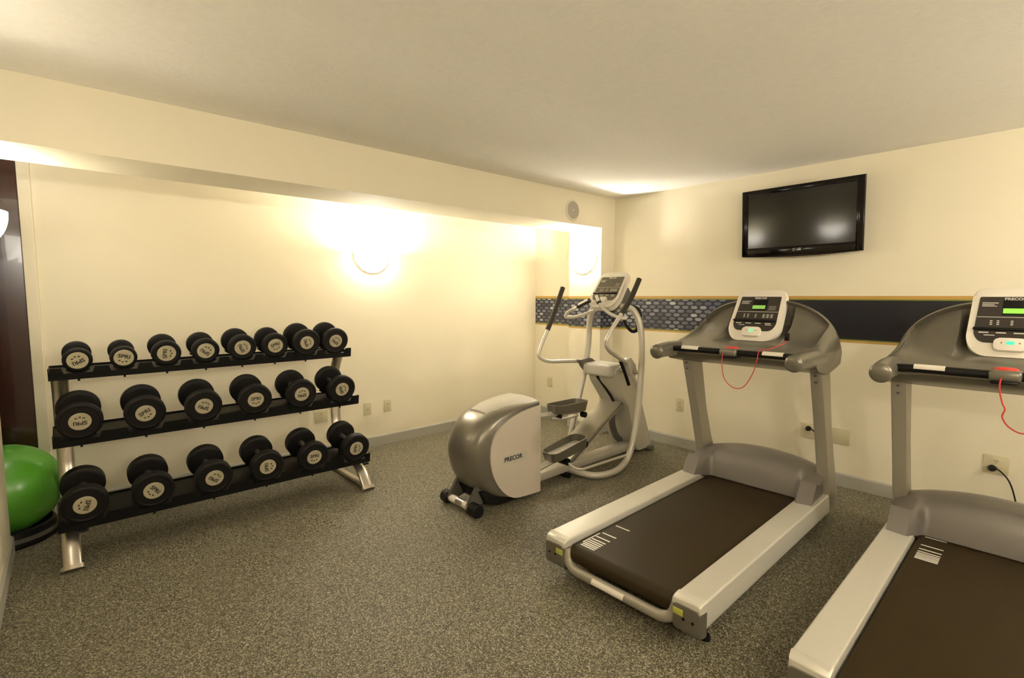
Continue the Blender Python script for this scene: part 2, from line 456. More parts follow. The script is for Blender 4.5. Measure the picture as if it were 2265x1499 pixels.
# ================================================================== SPEAKER
t = thing('wall_speaker', 'round off-white speaker grille set in the beam face near the far corner', 'speaker', (0.0, -0.662, 2.255))
bm = NB(); RY = Rm(90, 'Y')
lathe(bm, [(.082, 0), (.100, 0), (.100, .004), (.094, .010), (.084, .010), (.082, .006)], 40, RY, close=True); obj('rim', bm, M['spkr'], t)
bm = NB(); lathe(bm, [(0, .0), (.083, .0), (.083, .006), (.03, .009), (0, .010)], 40, RY); obj('grille', bm, M['spk'], t)
bm = NB(); lathe(bm, [(0, .009), (.010, .009), (.008, .013), (0, .014)], 16, RY); obj('badge', bm, M['spkr'], t)

# ================================================================== OUTLETS
def plate(x, y, z, ang, kind, label):
    t = thing('wall_outlet' if kind != 'blank' else 'blank_plate', label, 'outlet' if kind != 'blank' else 'wall plate', (x, y, z), rad(ang))
    w_ = .118 if kind in ('wide', 'blank') else .074
    bm = NB(); prism(bm, rrect(w_, .118, .006), 1, -.006, 0.0, bev=.002); obj('cover_plate', bm, M['ivory'], t)
    if kind == 'blank':
        for sx in (-.023, .023):
            for sz in (-.04, .04):
                bm = NB(); cyl(bm, (sx, -.0075, sz), (sx, -.005, sz), .003, 10); obj('screw', bm, M['ivory'], t)
        return t
    if kind == 'jack':
        bm = NB(); box(bm, -.008, .008, -.009, -.006, -.012, .008, bev=.001); obj('socket', bm, M['dlabel'], t); return t
    for sz in (.021, -.021):
        bm = NB(); prism(bm, roundpoly([(-.016, sz - .014), (.016, sz - .014), (.016, sz + .014), (-.016, sz + .014)], .008), 1, -.0085, -.004)
        s = obj('socket', bm, M['ivory'], t)
        bm = NB()
        for sx in (-.0065, .0065): box(bm, sx - .0012, sx + .0012, -.0090, -.0083, sz - .001, sz + .008)
        cyl(bm, (0, -.0090, sz - .008), (0, -.0083, sz - .008), .0025, 10)
        obj('slot', bm, M['slot'], s)
    return t
plate(0.799, 0, .406, 0, 'duplex', 'ivory duplex outlet on the back wall left of the middle treadmill')
plate(1.913, 0, .382, 0, 'wide', 'ivory outlet behind the middle treadmill with a black plug in it')
plate(2.129, 0, .381, 0, 'blank', 'blank ivory plate on the back wall right of the middle treadmill upright')
plate(2.975, 0, .380, 0, 'wide', 'ivory outlet behind the right treadmill with a black plug in its lower socket')
plate(XB, -2.235, .372, 90, 'jack', 'small ivory jack plate on the alcove wall, nearer the dumbbell rack')
plate(XB, -2.026, .372, 90, 'duplex', 'ivory duplex outlet on the alcove wall, farther from the rack')
plate(XB, -2.676, .374, 90, 'wide', 'wide ivory outlet low on the alcove wall, seen under the middle rack tier')
plate(-0.919, 0, .403, 0, 'duplex', 'ivory duplex outlet on the short alcove end wall left of the elliptical')

def cord(label, pts, pl):
    t = thing('power_cord', label, 'power cord', pl)
    loc = Vector(pl)
    bm = NB(); tube(bm, [Vector(p) - loc for p in catmull(pts, 8)], .0042, 8); obj('cable', bm, M['rubber'], t)
    bm = NB(); q = Vector(pts[0]) - loc
    lathe(bm, [(0, 0), (.018, 0), (.021, .006), (.019, .022), (.012, .030), (.007, .040), (0, .042)], 16, T(q + Vector((0, 0.0, 0))) @ Rm(90, 'X'))
    obj('plug', bm, M['rubber'], t)
cord('black power cord plugged in behind the middle treadmill', [(1.913, -.012, .403), (1.945, -.06, .412), (1.99, -.085, .38), (2.03, -.07, .30), (2.04, -.08, .12), (2.02, -.16, .008), (1.95, -.30, .008)], (1.913, -.012, .403))
cord('black power cord hanging from the outlet behind the right treadmill', [(2.960, -.012, .358), (2.995, -.05, .358), (3.04, -.07, .31), (3.07, -.07, .22), (3.09, -.08, .10), (3.06, -.16, .008), (2.98, -.34, .008)], (2.960, -.012, .358))

# ================================================================== TELEVISION
t = thing('television', 'black flat television tilted down on the back wall above the wallpaper border', 'television', (1.805, -0.005, 2.02))
bm = NB(); box(bm, -.13, .13, -.018, 0, -.12, .12, bev=.003); box(bm, -.10, .10, -.06, -.018, .02, .05); box(bm, -.10, .10, -.06, -.018, -.05, -.02)
obj('wall_bracket', bm, M['black'], t)
TM = T((0, -.125, 0)) @ Rm(3.8, 'X')
Wt, Ht = .422, .262
def arcbot(w_, h_, sag, n=20):
    return [(-w_, h_), (-w_, -h_)] + [(-w_ + 2 * w_ * k / n, -h_ - sag * math.sin(math.pi * k / n)) for k in range(1, n)] + [(w_, -h_), (w_, h_)]
bm = NB(); prism(bm, arcbot(Wt, Ht, .014), 1, 0.0, .022, bev=.003, M=TM)
prism(bm, arcbot(Wt * .82, Ht * .8, .01), 1, .022, .070, bev=.008, M=TM)
body = obj('cabinet', bm, M['tvb'], t)
bm = NB()
sw, st, sbm = .375, .222, -.196
for a in ((-Wt + .002, -sw, -Ht + .002, Ht - .002), (sw, Wt - .002, -Ht + .002, Ht - .002), (-sw, sw, st, Ht - .002), (-sw, sw, -Ht + .002, sbm)):
    box(bm, a[0], a[1], -.010, .0, a[2], a[3], bev=.002, M=TM)
obj('bezel', bm, M['tvb'], t)
bm = NB(); box(bm, -sw, sw, -.003, -.0005, sbm, st, M=TM); obj('screen', bm, M['tvs'], t)
bm = NB(); tm = TM @ T((0, -.0108, -.224)) @ Rm(90, 'X')
lathe(bm, [(.0075, 0), (.0095, 0), (.0095, .0005), (.0075, .0005)], 20, TM @ T((-.024, -.0105, -.224)) @ Rm(90, 'X'), close=True)
text(bm, 'LG', .024, tm @ T((.010, 0, 0)), bold=.0006)
obj('logo', bm, M['tvlogo'], t)

# ================================================================== EXERCISE BALL ON ITS BASE
t = thing('ball_base', 'low round black base under the green exercise ball', 'ball stand', (-.885, -4.645, 0))
bm = NB(); lathe(bm, [(.135, .004), (.215, .0), (.222, .012), (.212, .092), (.200, .100), (.188, .096), (.150, .050)], 40, close=True)
obj('ring', bm, M['black'], t)
bm = NB(); lathe(bm, [(.205, .060), (.2185, .058), (.2215, .034), (.209, .034)], 40, close=True); obj('band', bm, M['dplastic'], t)
bm = NB(); bmesh.ops.create_uvsphere(bm, u_segments=64, v_segments=40, radius=.262)
for v in bm.verts: v.co.z += .003 * math.sin(v.co.z * 170) * (1 - abs(v.co.z / .262)) * .25
o = obj('exercise_ball', bm, M['ball'], None, 180, loc=(-.895, -4.645, .302)); tag(o, 'large shiny green exercise ball at the left edge beside the dumbbell rack', 'exercise ball')

# ================================================================== DUMBBELL RACK
rack = thing('dumbbell_rack', 'three-tier black and silver dumbbell rack against the alcove wall', 'weight rack', (-.5, -3.53, 0))
RL = Vector((-.5, -3.53, 0))
TILT = 10.0
# tier: (front rail x, rail bottom z, depth)
TIERS = {'top': (-.555, .965, .262), 'mid': (-.435, .605, .305), 'bot': (-.265, .185, .33)}
DCO = {'top': .112, 'mid': .128, 'bot': .142}
YA, YZ = -4.415, -2.655
SADDLE_R = [.068, .067, .079, .080, .088, .087, .098, .098]
SADDLE_Y = {'top': [-4.285, -4.075, -3.862, -3.648, -3.431, -3.219, -3.002, -2.786], 'mid': [-4.295, -3.999, -3.698, -3.396, -3.094, -2.800], 'bot': [-4.301, -3.999, -3.692, -3.385, -3.083, -2.776]}
def tier_matrix(k):
    x, z, d = TIERS[k]
    return T(Vector((x, 0, z)) - RL) @ Rm(TILT, 'Y')   # local -X runs to the wall and rises
for k in ('top', 'mid', 'bot'):
    x, z, d = TIERS[k]; Mx = tier_matrix(k)
    bm = NB()
    outl = [(0, -.002), (0, .034), (-.006, .034), (-.006, .006), (-d + .006, .006), (-d + .006, .014), (-d, .014), (-d, -.002)]
    prism(bm, outl, 1, YA, YZ, M=Mx)
    ys = SADDLE_Y[k]; hw = [math.sqrt(r_ * r_ - (r_ - .031) ** 2) + .004 for r_ in (SADDLE_R if k == 'top' else [.104] * 6)]; edges = [YA] + [q for y_, h_ in zip(ys, hw) for q in (y_ - h_, y_ + h_)] + [YZ]
    for a_, b_ in zip(edges[::2], edges[1::2]):
        if b_ - a_ > .004: prism(bm, [(a_, .030), (b_, .030), (b_ - min(.012, (b_ - a_) * .3), .068), (a_ + min(.012, (b_ - a_) * .3), .068)], 0, -.006, 0.0, M=Mx)
    for yy in (YA, YZ - .004): prism(bm, [(0, -.002), (0, .066), (-.02, .066), (-.03, .034), (-d, .014), (-d, -.002)], 1, yy, yy + .004, M=Mx)
    obj('shelf', bm, M['black'], rack)
for yy in (-4.368, -2.712):
    # one bent flattened tube: foot, under the bottom tier, up behind it, to the underside of the top tier
    bm = NB()
    P = fillet([(-.195, 0, .012), (-.300, 0, .140), (-.58, 0, .185), (-.738, 0, .36), (-.762, 0, .66), (-.745, 0, .84), (-.665, 0, .968)], .10, 7)
    tube(bm, [Vector((p[0], yy, p[2])) - RL for p in P], .040, 22, flat=.50)
    obj('upright', bm, M['chrome'], rack)
    bm = NB(); tube(bm, [Vector((-.183, yy, .003)) - RL, Vector((-.196, yy, .022)) - RL], .052, 22, flat=.72); obj('foot_cap', bm, M['chrome'], rack)
    bm = NB()
    P = fillet([(-.83, yy, .028), (-.815, yy, .22), (-.775, yy, .50)], .1, 8)
    tube(bm, [p - RL for p in P], .024, 16, flat=.8)
    obj('rear_brace', bm, M['chrome'], rack)
    bm = NB(); box(bm, -.86, -.20, yy - .026, yy + .026, 0.0, .034, bev=.012, M=T(-RL)); obj('foot', bm, M['chrome'], rack)
    bm = NB(); cyl(bm, Vector((-.33, yy + .03, .150)) - RL, Vector((-.33, yy + .075, .150)) - RL, .009, 10); obj('bolt', bm, M['black'], rack)

# ------------------------------------------------------------------ dumbbells with saddles
ROWS = {
 'top': dict(y=[-4.285, -4.075, -3.862, -3.648, -3.431, -3.219, -3.002, -2.786], r=[.068, .067, .079, .080, .088, .087, .098, .098], L=[.20, .20, .215, .215, .23, .23, .25, .25],
             lab=[.049, .049, .050, .050, .050, .050, .049, .049], rot=[205, -15, 88, 140, 115, 20, 108, 140], th=.042),
 'mid': dict(y=[-4.295, -3.999, -3.698, -3.396, -3.094, -2.800], r=[.103] * 6, L=[.26, .262, .27, .275, .285, .295], lab=[.050] * 6, rot=[180, 32, 155, 0, 182, 110], th=.05),
 'bot': dict(y=[-4.301, -3.999, -3.692, -3.385, -3.083, -2.776], r=[.102] * 6, L=[.30, .30, .305, .31, .315, .32], lab=[.050] * 6, rot=[-105, -52, 140, 95, -4, 85], th=.062),
}
TN = {'top': 'top', 'mid': 'middle', 'bot': 'bottom'}
ORD = ['first', 'second', 'third', 'fourth', 'fifth', 'sixth', 'seventh', 'eighth']
LOOK = {'top': ['small black dumbbell with a large end plate at the left end of the top tier',
                'small black dumbbell with upright lettering, second from the left on the top tier',
                'black dumbbell with sideways lettering, third from the left on the top tier',
                'black dumbbell fourth from the left on the top tier',
                'black dumbbell fifth from the left on the top tier',
                'black dumbbell sixth from the left on the top tier',
                'larger black dumbbell second from the right end of the top tier',
                'larger black dumbbell at the right end of the top tier'],
        'mid': ['large black dumbbell with upside-down lettering at the left end of the middle tier',
                'large black dumbbell second from the left on the middle tier',
                'large black dumbbell third from the left on the middle tier',
                'large black dumbbell third from the right on the middle tier with upright lettering',
                'large black dumbbell second from the right on the middle tier with upside-down lettering',
                'large black dumbbell at the right end of the middle tier'],
        'bot': ['thick black dumbbell at the left end of the bottom tier next to the green ball',
                'thick black dumbbell second from the left on the bottom tier',
                'thick black dumbbell third from the left on the bottom tier',
                'thick black dumbbell third from the right on the bottom tier with sideways lettering',
                'thick black dumbbell second from the right on the bottom tier with upright lettering',
                'thick black dumbbell at the right end of the bottom tier above the rack foot']}
def head_bm(r, th, s):
    """rubber head, axis x, centre 0, outer side towards s"""
    bm = NB(); b_ = .007
    prof = [(0.024, -th / 2), (r * .80, -th / 2), (r - b_, -th / 2 + .002), (r, -th / 2 + b_), (r, th / 2 - b_), (r - b_, th / 2 - .001), (r * .86, th / 2), (r * .82, th / 2 - .004), (r * .60, th / 2 - .004), (0, th / 2 - .004)]
    lathe(bm, prof, 48, Rm(90 if s > 0 else -90, 'Y')); return bm
def plate_bm(lr, th, rot, s):
    bm = NB(); x0 = th / 2 - .004
    lathe(bm, [(0, x0), (lr, x0), (lr, x0 + .003), (lr - .002, x0 + .0045), (0, x0 + .0045)], 40, Rm(90 if s > 0 else -90, 'Y'))
    # lettering on the outer face: local x -> +y, local y -> +z (seen from the outer side)
    F = Matrix(((0, 0, s, 0), (s, 0, 0, 0), (0, 1, 0, 0), (0, 0, 0, 1)))
    B = T((s * (x0 + .0048), 0, 0)) @ F @ Rm(rot, 'Z')
    text(bm, 'SPRI', lr * .62, B @ T((0, lr * .16, 0)), depth=.0003, mi=1, bold=.0009, sx=1.1)
    for dx, dy, ww in ((-.34, -.40, .22), (0, -.52, .20), (.34, -.40, .22)):
        box(bm, (dx - ww / 2) * lr, (dx + ww / 2) * lr, (dy - .07) * lr, (dy + .07) * lr, 0, .0004, M=B, mi=1)
    return bm
for k, d in ROWS.items():
    x, z, dep = TIERS[k]; th = d['th']
    proto = {}
    for i, y in enumerate(d['y']):
        r, Ln, lr = d['r'][i], d['L'][i], d['lab'][i]
        up = Rm(TILT, 'Y') @ Vector((-DCO[k], 0, .0365 + r))
        c = Vector((x, y, z)) + up
        D = thing('dumbbell', LOOK[k][i], 'dumbbell', c, 0, 'dumbbells on the %s tier' % TN[k])
        D.rotation_euler = (0, rad(TILT), 0)
        hx = Ln / 2 - th / 2
        bm = NB(); tube(bm, [(-hx, 0, 0), (-hx * .55, 0, 0), (0, 0, 0), (hx * .55, 0, 0), (hx, 0, 0)], .015, 16, rr=[.020, .0145, .0165, .0145, .020])
        obj('handle', bm, M['chrome'], D)
        for s in (1, -1):
            h = obj('head', head_bm(r, th, s), M['rubber'], D, 30, loc=(s * hx, 0, 0))
            obj('end_plate', plate_bm(lr, th, d['rot'][i], s), [M['dlabel'], M['ink']], h, 30)
            # saddle cups of the rack
            bm = NB(); a = 44 if r < .09 else 38
            rings = []
            for q in range(17):
                an = rad(-90 - a + 2 * a * q / 16)
                rings.append([Vector((xx, rq * math.cos(an), rq * math.sin(an))) for xx, rq in ((-.010, r + .001), (.016, r + .001), (.016, r + .010), (-.010, r + .010))])
            loft(bm, rings)
            box(bm, -.006, .012, -.012, .012, -r - .034, -r - .006)
            cu = obj('saddle', bm, M['black'], rack)
            cu.matrix_local = T(c - RL) @ Rm(TILT, 'Y') @ T((s * (hx - .002), 0, 0))
    for y in d['y']:
        bm = NB(); q = Vector((x - .012, y, z)); cyl(bm, q + Vector((0, 0, -.014)) - RL, q + Vector((0, 0, .004)) - RL, .006, 8)
        obj('bolt', bm, M['black'], rack)

# ================================================================== CONSOLES
def console(parent, w_, h_, Mx, kind):
    """console head; local x right, y up along the face, z towards the user"""
    bm = NB()
    out = roundpoly([(-w_ * .47, h_ * .5), (w_ * .47, h_ * .5), (w_ * .5, -h_ * .30), (w_ * .36, -h_ * .5), (-w_ * .36, -h_ * .5), (-w_ * .5, -h_ * .30)], [.05, .05, .09, .09, .09, .09], 7)
    prism(bm, out, 2, -.055, .0, bev=.010, seg=3, M=Mx)
    cb = obj('console', bm, M['bezel'], parent, 40)
    bm = NB()
    fo = roundpoly([(-w_ * .39, h_ * .36), (w_ * .39, h_ * .36), (w_ * .42, -h_ * .20), (w_ * .34, -h_ * .31), (w_ * .16, -h_ * .31), (w_ * .13, -h_ * .23), (-w_ * .13, -h_ * .23), (-w_ * .16, -h_ * .31), (-w_ * .34, -h_ * .31), (-w_ * .42, -h_ * .20)], [.006, .006, .05, .05, .01, .02, .02, .01, .05, .05], 5)
    prism(bm, fo, 2, -.002, .0025, M=Mx); obj('control_face', bm, M['facee'] if kind == 'e' else M['facew'], cb)
    bm = NB(); box(bm, -w_ * .40, w_ * .40, h_ * .055, h_ * .062, .002, .0032, M=Mx)
    def r_(x0, y0, ww, hh): box(bm, x0 * w_, (x0 + ww) * w_, y0 * h_, (y0 + hh) * h_, .0024, .0033, M=Mx)
    rnd = random.Random(3)
    for cx in range(8):
        for cy in range(3):
            if cx in (2, 4): continue
            r_(-.25 + cx * .075, -.055 + cy * .026, .028 if cx < 5 else .045, .013)
    for i in range(4): r_(-.36 + i * .19, -.175, .11, .016)
    r_(-.36, .26, .18, .012); r_(-.36, .235, .14, .010); r_(-.36, .215, .17, .008)
    r_(-.30, -.21, .12, .010); r_(.22, -.20, .12, .012)
    text(bm, 'PRECOR', .020, Mx @ T((0, h_ * .325, .0027)), bold=.0004)
    for i in range(3): r_(.20, .10 + i * .03, .14, .006)
    obj('print', bm, M['print'], cb)
    bm = NB(); box(bm, -w_ * .43, w_ * .40, -h_ * .135, -h_ * .100, .0, .012, bev=.004, M=Mx); obj('reading_ledge', bm, M['black'], cb)
    if kind != 'e':
        bm = NB(); box(bm, -w_ * .13, w_ * .16, h_ * .09, h_ * .31, .002, .0034, bev=.001, M=Mx); obj('display', bm, M['black'], cb)
        bm = NB(); box(bm, -w_ * .12, w_ * .13, h_ * .115, h_ * .185, .0036, .0042, M=Mx); obj('readout', bm, M['glcd'] if kind == 'r' else M['glcd_dim'], cb)
        bm = NB(); prism(bm, rrect(w_ * .36, h_ * .17, .018), 2, .0, .020, bev=.006, M=Mx @ T((0, -h_ * .345, 0)), seg=3)
        kp = obj('start_pad', bm, M['bezel'], cb, 40)
        bm = NB()
        if kind == 'r': prism(bm, rrect(w_ * .085, h_ * .045, .004), 2, .0195, .0212, M=Mx @ T((0, -h_ * .33, 0)))
        else: lathe(bm, [(.008, .0195), (.0125, .0195), (.0125, .0212), (.008, .0212)], 20, Mx @ T((0, -h_ * .33, 0)), close=True)
        obj('start_button', bm, M['gbtn'], cb)
        for sx in (-1, 1):
            bm = NB(); cyl(bm, (Mx @ Vector((sx * .030, -h_ * .33, .019))), (Mx @ Vector((sx * .030, -h_ * .33, .0212))), .003, 10); obj('button', bm, M['dplastic'], cb)
    else:
        bm = NB(); prism(bm, rrect(w_ * .26, h_ * .12, .012), 2, .0, .012, bev=.004, M=Mx @ T((0, -h_ * .29, 0))); obj('start_pad', bm, M['bezel'], cb)
    return cb

# ================================================================== TREADMILLS
def make_treadmill(label, x, y, rot, kind):
    t = thing('treadmill', label, 'treadmill', (x, y, 0), rad(rot), 'silver treadmills in a row')
    # deck frame underneath
    bm = NB(); box(bm, -.33, .33, .10, 1.75, .065, .150, bev=.01); 
    obj('deck_frame', bm, M['dplastic'], t)
    for sx in (-1, 1):
        # side rail with rounded top edges
        bm = NB()
        o = roundpoly([(.298, .212), (.418, .220), (.424, .214), (.424, .105), (.410, .085), (.330, .085), (.298, .11)], [.008, .010, .006, .02, .01, .01, .01], 4)
        prism(bm, [(sx * p[0], p[1]) for p in o], 1, .035, 1.78)
        obj('side_rail', bm, M['rail'], t, 40)
        # end cap: light top, dark body
        bm = NB()
        rings = []
        for k in range(7):
            a = math.pi / 2 * k / 6; yy = .036 - .050 * math.sin(a); sc = 1 - .26 * (1 - math.cos(a))
            zc, hh = .124, .064 * sc
            rings.append([Vector((sx * (.361 + p[0] * (1 - .12 * (1 - math.cos(a)))), yy, zc + (.05 * (1 - sc)) + p[1] * hh / .064)) for p in rrect(.128, .128, .018)])
        loft(bm, rings)
        ec = obj('end_cap', bm, M['dplastic'] if kind == 'x' else M['gplastic'], t, 40)
        bm = NB()
        rings = []
        for k in range(7):
            a = math.pi / 2 * k / 6; yy = .038 - .046 * math.sin(a)
            z1 = .2215 - .018 * (1 - math.cos(a)) ; z0 = .178
            rings.append([Vector((sx * q, yy if qq else yy, zz)) for q, zz, qq in ((.296, z0, 0), (.426 - .008 * (k / 6), z0, 0), (.426 - .010 * (k / 6), z1 - .006, 1), (.418 - .01 * (k / 6), z1, 1), (.302, z1 - .004, 1), (.296, z1 - .01, 1))])
        loft(bm, rings); obj('cap_cover', bm, M['rail'], ec, 40)
        bm = NB(); box(bm, sx * .325 - .022, sx * .325 + .022, -.0155, -.011, .140, .168, bev=.001); obj('sticker', bm, M['yellow'], ec)
        for ax in (-.02, .02):
            bm = NB(); cyl(bm, (sx * .37 + ax, -.0165, .132), (sx * .37 + ax, -.0120, .132), .006, 12); obj('screw', bm, M['black'], ec)
        # uprights
        bm = NB()
        o = [(1.65, .09), (1.84, .09), (1.80, .20), (1.69, .42), (1.60, .65), (1.50, 1.06), (1.325, 1.06), (1.475, .67), (1.60, .30)]
        o = [(p[0], p[1]) for p in catmull2(o)]
        prism(bm, o, 0, sx * .362, sx * .424, bev=.010, seg=3)
        up = obj('upright', bm, M['upright'], t, 40)
        for zz in (.985, .945):
            bm = NB(); cyl(bm, (sx * .393 - .0, 1.36 + (1.02 - zz) * .38, zz), (sx * .393, 1.328 + (1.02 - zz) * .38, zz), .006, 10); obj('bolt', bm, M['dplastic'], up)
        bm = NB(); lathe(bm, [(0, 0), (.022, 0), (.024, .006), (.020, .02), (.008, .024), (.008, .09), (0, .09)], 16, T((sx * .38, .12, 0))); obj('foot', bm, M['black'], t)
    for sx in (-1, 1):
        bm = NB(); cyl(bm, (sx * .25 - .02, 1.90, .035), (sx * .25 + .02, 1.90, .035), .035, 18, bev=.004); obj('wheel', bm, M['black'], t)
    # belt wraps the rear roller
    bm = NB()
    P = [(1.62, .185)] + [(.06, .185)] + [(.06 - .045 * math.sin(a), .140 + .045 * math.cos(a)) for a in [math.pi * k / 10 for k in range(1, 10)]] + [(.06, .095), (1.62, .095)]
    prism(bm, P, 0, -.286, .286); bbelt = bm
    bm = NB(); cyl(bm, (-.300, .06, .140), (.300, .06, .140), .026, 18); obj('roller', bm, M['chrome'], t)
    # printed row of short white bars near the left edge of the belt
    bm = bbelt
    y0 = .075 if kind == 'd' else 1.195
    for k, yy in enumerate((0, .016, .032, .050, .068, .090, .125, .180, .300)):
        box(bm, -.262, -.175, y0 + yy, y0 + yy + .009, .1848, .1856, mi=1)
    if kind == 'd': box(bm, -.272, -.266, y0 + .03, y0 + .17, .1848, .1856, mi=1)
    obj('belt', bm, [M['belt'], M['belt_mark']], t, 40)
    # rear cross bar, curves up into the caps
    bm = NB()
    P = fillet([(-.306, .020, .170), (-.290, .012, .105), (-.240, .008, .080), (.240, .008, .080), (.290, .012, .105), (.306, .020, .170)], .05, 6)
    tube(bm, P, .025, 16, flat=.75)
    cbm = obj('cross_bar', bm, M['upright'], t, 50)
    bm = NB()
    rings = [[Vector((xx, .008 - rr_ * math.cos(a) * 1.0, .080 + rr_ * .75 * math.sin(a))) for rr_, a in [(.0262, rad(q)) for q in (-15, 10, 35, 60, 80)]] for xx in (-.12, .06)]
    loft(bm, rings, cap=False, closed_ring=False); obj('name_plate', bm, M['bezel'], cbm)
    # motor hood
    bm = NB()
    def crest(x): return .418 - .075 * (abs(x) / .40) ** 2.2
    def yr(x):
        s = min(1, max(0, (abs(x) - .265) / .055)); s = s * s * (3 - 2 * s)
        return 1.50 - .14 * s, s
    nu = 56
    def ring(x):
        ya, s = yr(x); zc = crest(x)
        z0 = .192 if s < .5 else .216
        if True:
            a = [(ya, .192 + .022 * s), (ya + .004 + .02 * s, .225 + .03 * s), (ya + .020 + .06 * s, .30 + .03 * s), (ya + .045 + .10 * s, zc - .035), (ya + .08 + .12 * s, zc - .008), (1.66, zc), (1.74, zc - .015), (1.86, zc - .10), (1.97, .25), (2.02, .12), (2.0, .08), (1.80, .08), (1.62, .09)]
        return [Vector((x if p[0] < 1.62 else max(-.358, min(.358, x)), p[0], p[1])) for p in a]
    xs = [-.405 + .81 * k / nu for k in range(nu + 1)]
    rings = [ring(x) for x in xs]
    loft(bm, rings, cap=True)
    obj('motor_hood', bm, M['hood'], t, 42)
    # console cowl
    bm = NB()
    def zt(x): return 1.115 + .305 * max(0.0, 1 - (abs(x) / .447) ** 2.5) ** .5
    def poc(x):
        ax = abs(x); a = 1.0; b_ = min(1, max(0, (.392 - ax) / .022))
        a = a * a * (3 - 2 * a); b_ = b_ * b_ * (3 - 2 * b_); return a * b_
    rings = []
    for k in range(65):
        x_ = -.446 + .892 * k / 64
        z1 = zt(x_); p_ = poc(x_)
        ze = z1 - 1.16
        s = max(0, min(1, (z1 - 1.13) / .12))
        kk = .075 * p_
        cp = min(1, max(0, (.20 - abs(x_)) / .03)); cp = .085 * cp * cp * (3 - 2 * cp)
        drop = .02 * (abs(x_) / .446) ** 4
        a = [(1.62, 1.00 + .04 * (1 - s)), (1.38, .995), (1.22, 1.045 - drop), (1.175, 1.075 - drop), (1.178, 1.100 - drop), (1.215, 1.118 - drop * .4),
             (1.285, 1.118 + .028 * s), (1.305 + kk * .2 + cp, 1.118 + .036 * s),
             (1.360 + kk + cp, 1.118 + .036 * s + .16 * max(ze, 0)), (1.430 + kk * 1.3 + cp * .9, 1.118 + .036 * s + .40 * max(ze, 0)),
             (1.500 + kk * 1.0 + cp * .5, 1.118 + .036 * s + .66 * max(ze, 0)), (1.545 + kk * .75, max(z1 - .030, 1.12)), (1.572, max(z1 - .008, 1.121)), (1.59, z1), (1.61, max(z1 - .004, 1.12)), (1.63, max(z1 - .03, 1.119)), (1.64, min(z1, 1.10))]
        rings.append([Vector((x_, q[0], q[1])) for q in a])
    loft(bm, rings, cap=True); obj('cowl', bm, M['gplastic'], t, 32)
    # side arms that end in rounded grips
    for sx in (-1, 1):
        bm = NB()
        P = catmull([(sx * .405, 1.36, 1.090), (sx * .405, 1.20, 1.094), (sx * .402, 1.08, 1.094), (sx * .398, .99, 1.090), (sx * .396, .955, 1.087)], 6)
        n = len(P); rr_ = []
        for i in range(n):
            f = i / (n - 1); rr_.append(.046 + .002 * math.sin(f * 6) if f < .8 else .046 * math.sqrt(max(.02, 1 - ((f - .8) / .2) ** 2)) )
        tube(bm, P, .04, 20, rr=rr_, flat=1.02); obj('side_arm', bm, M['gplastic'], t, 60)
    bm = NB(); tube(bm, fillet([(-.405, 1.13, 1.098), (-.34, 1.120, 1.106), (.34, 1.120, 1.106), (.405, 1.13, 1.098)], .04), .0185, 16)
    hb = obj('handlebar', bm, M['black'], t, 60)
    for sx in (-1, 1):
        bm = NB(); tube(bm, [(sx * .19, 1.120, 1.1085), (sx * .30, 1.120, 1.1085)], .0188, 16); obj('pulse_grip', bm, M['bezel'], hb, 60)
    # stop box
    bm = NB(); box(bm, -.050, .050, 1.085, 1.20, 1.085, 1.128, bev=.012, seg=3); sbx = obj('stop_box', bm, M['gplastic'], t, 40)
    bm = NB(); box(bm, -.044, .044, 1.090, 1.19, 1.070, 1.087, bev=.008); obj('stop_box_base', bm, M['black'], sbx, 40)
    bm = NB(); lathe(bm, [(0, 0), (.037, 0), (.036, .006), (.026, .011), (0, .013)], 28, T((0, 1.155, 1.126)) @ Matrix.Diagonal((1.1, .75, 1, 1))); obj('stop_button', bm, M['red'], sbx)
    if kind == 'r':
        bm = NB(); tube(bm, catmull([(-.01, 1.082, 1.10), (-.012, 1.070, 1.06), (.00, 1.065, 1.0), (.010, 1.06, .975), (.004, 1.06, .94), (.03, 1.06, .90), (.075, 1.065, .885), (.14, 1.07, .93), (.19, 1.085, 1.03), (.21, 1.10, 1.125)], 6), .0028, 6)
        obj('safety_cord', bm, M['redcord'], t)
    else:
        bm = NB(); tube(bm, catmull([(-.022, 1.082, 1.10), (-.022, 1.070, 1.05), (-.005, 1.068, .96), (.035, 1.068, .915), (.075, 1.068, .905), (.115, 1.07, .925), (.155, 1.075, 1.0), (.172, 1.085, 1.08), (.178, 1.10, 1.13), (.20, 1.17, 1.135), (.245, 1.27, 1.165), (.252, 1.30, 1.19)], 6), .0024, 6)
        sc_ = obj('safety_cord', bm, M['redcord'], t)
        bm = NB(); box(bm, .240, .264, 1.290, 1.306, 1.180, 1.225, bev=.003); obj('safety_clip', bm, M['black'], sc_)
    # console head
    ang = math.degrees(math.atan2(.325, .20))
    Mx = T((-.005, 1.508, 1.318)) @ Rm(ang, 'X')
    console(t, .315, .375, Mx, kind)
    bm = NB(); prism(bm, [(1.455, 1.10), (1.655, 1.10), (1.655, 1.37), (1.60, 1.39)], 0, -.125, .125, bev=.01); obj('console_mount', bm, M['gplastic'], t)
    return t
def catmull2(o): return o
make_treadmill('silver treadmill in the middle of the room with a red cord looped under its handlebar', 1.907, -2.515, 0.8, 'd')
make_treadmill('silver treadmill cut off by the right edge, lit green display on its console', 3.077, -2.535, 0.8, 'r')

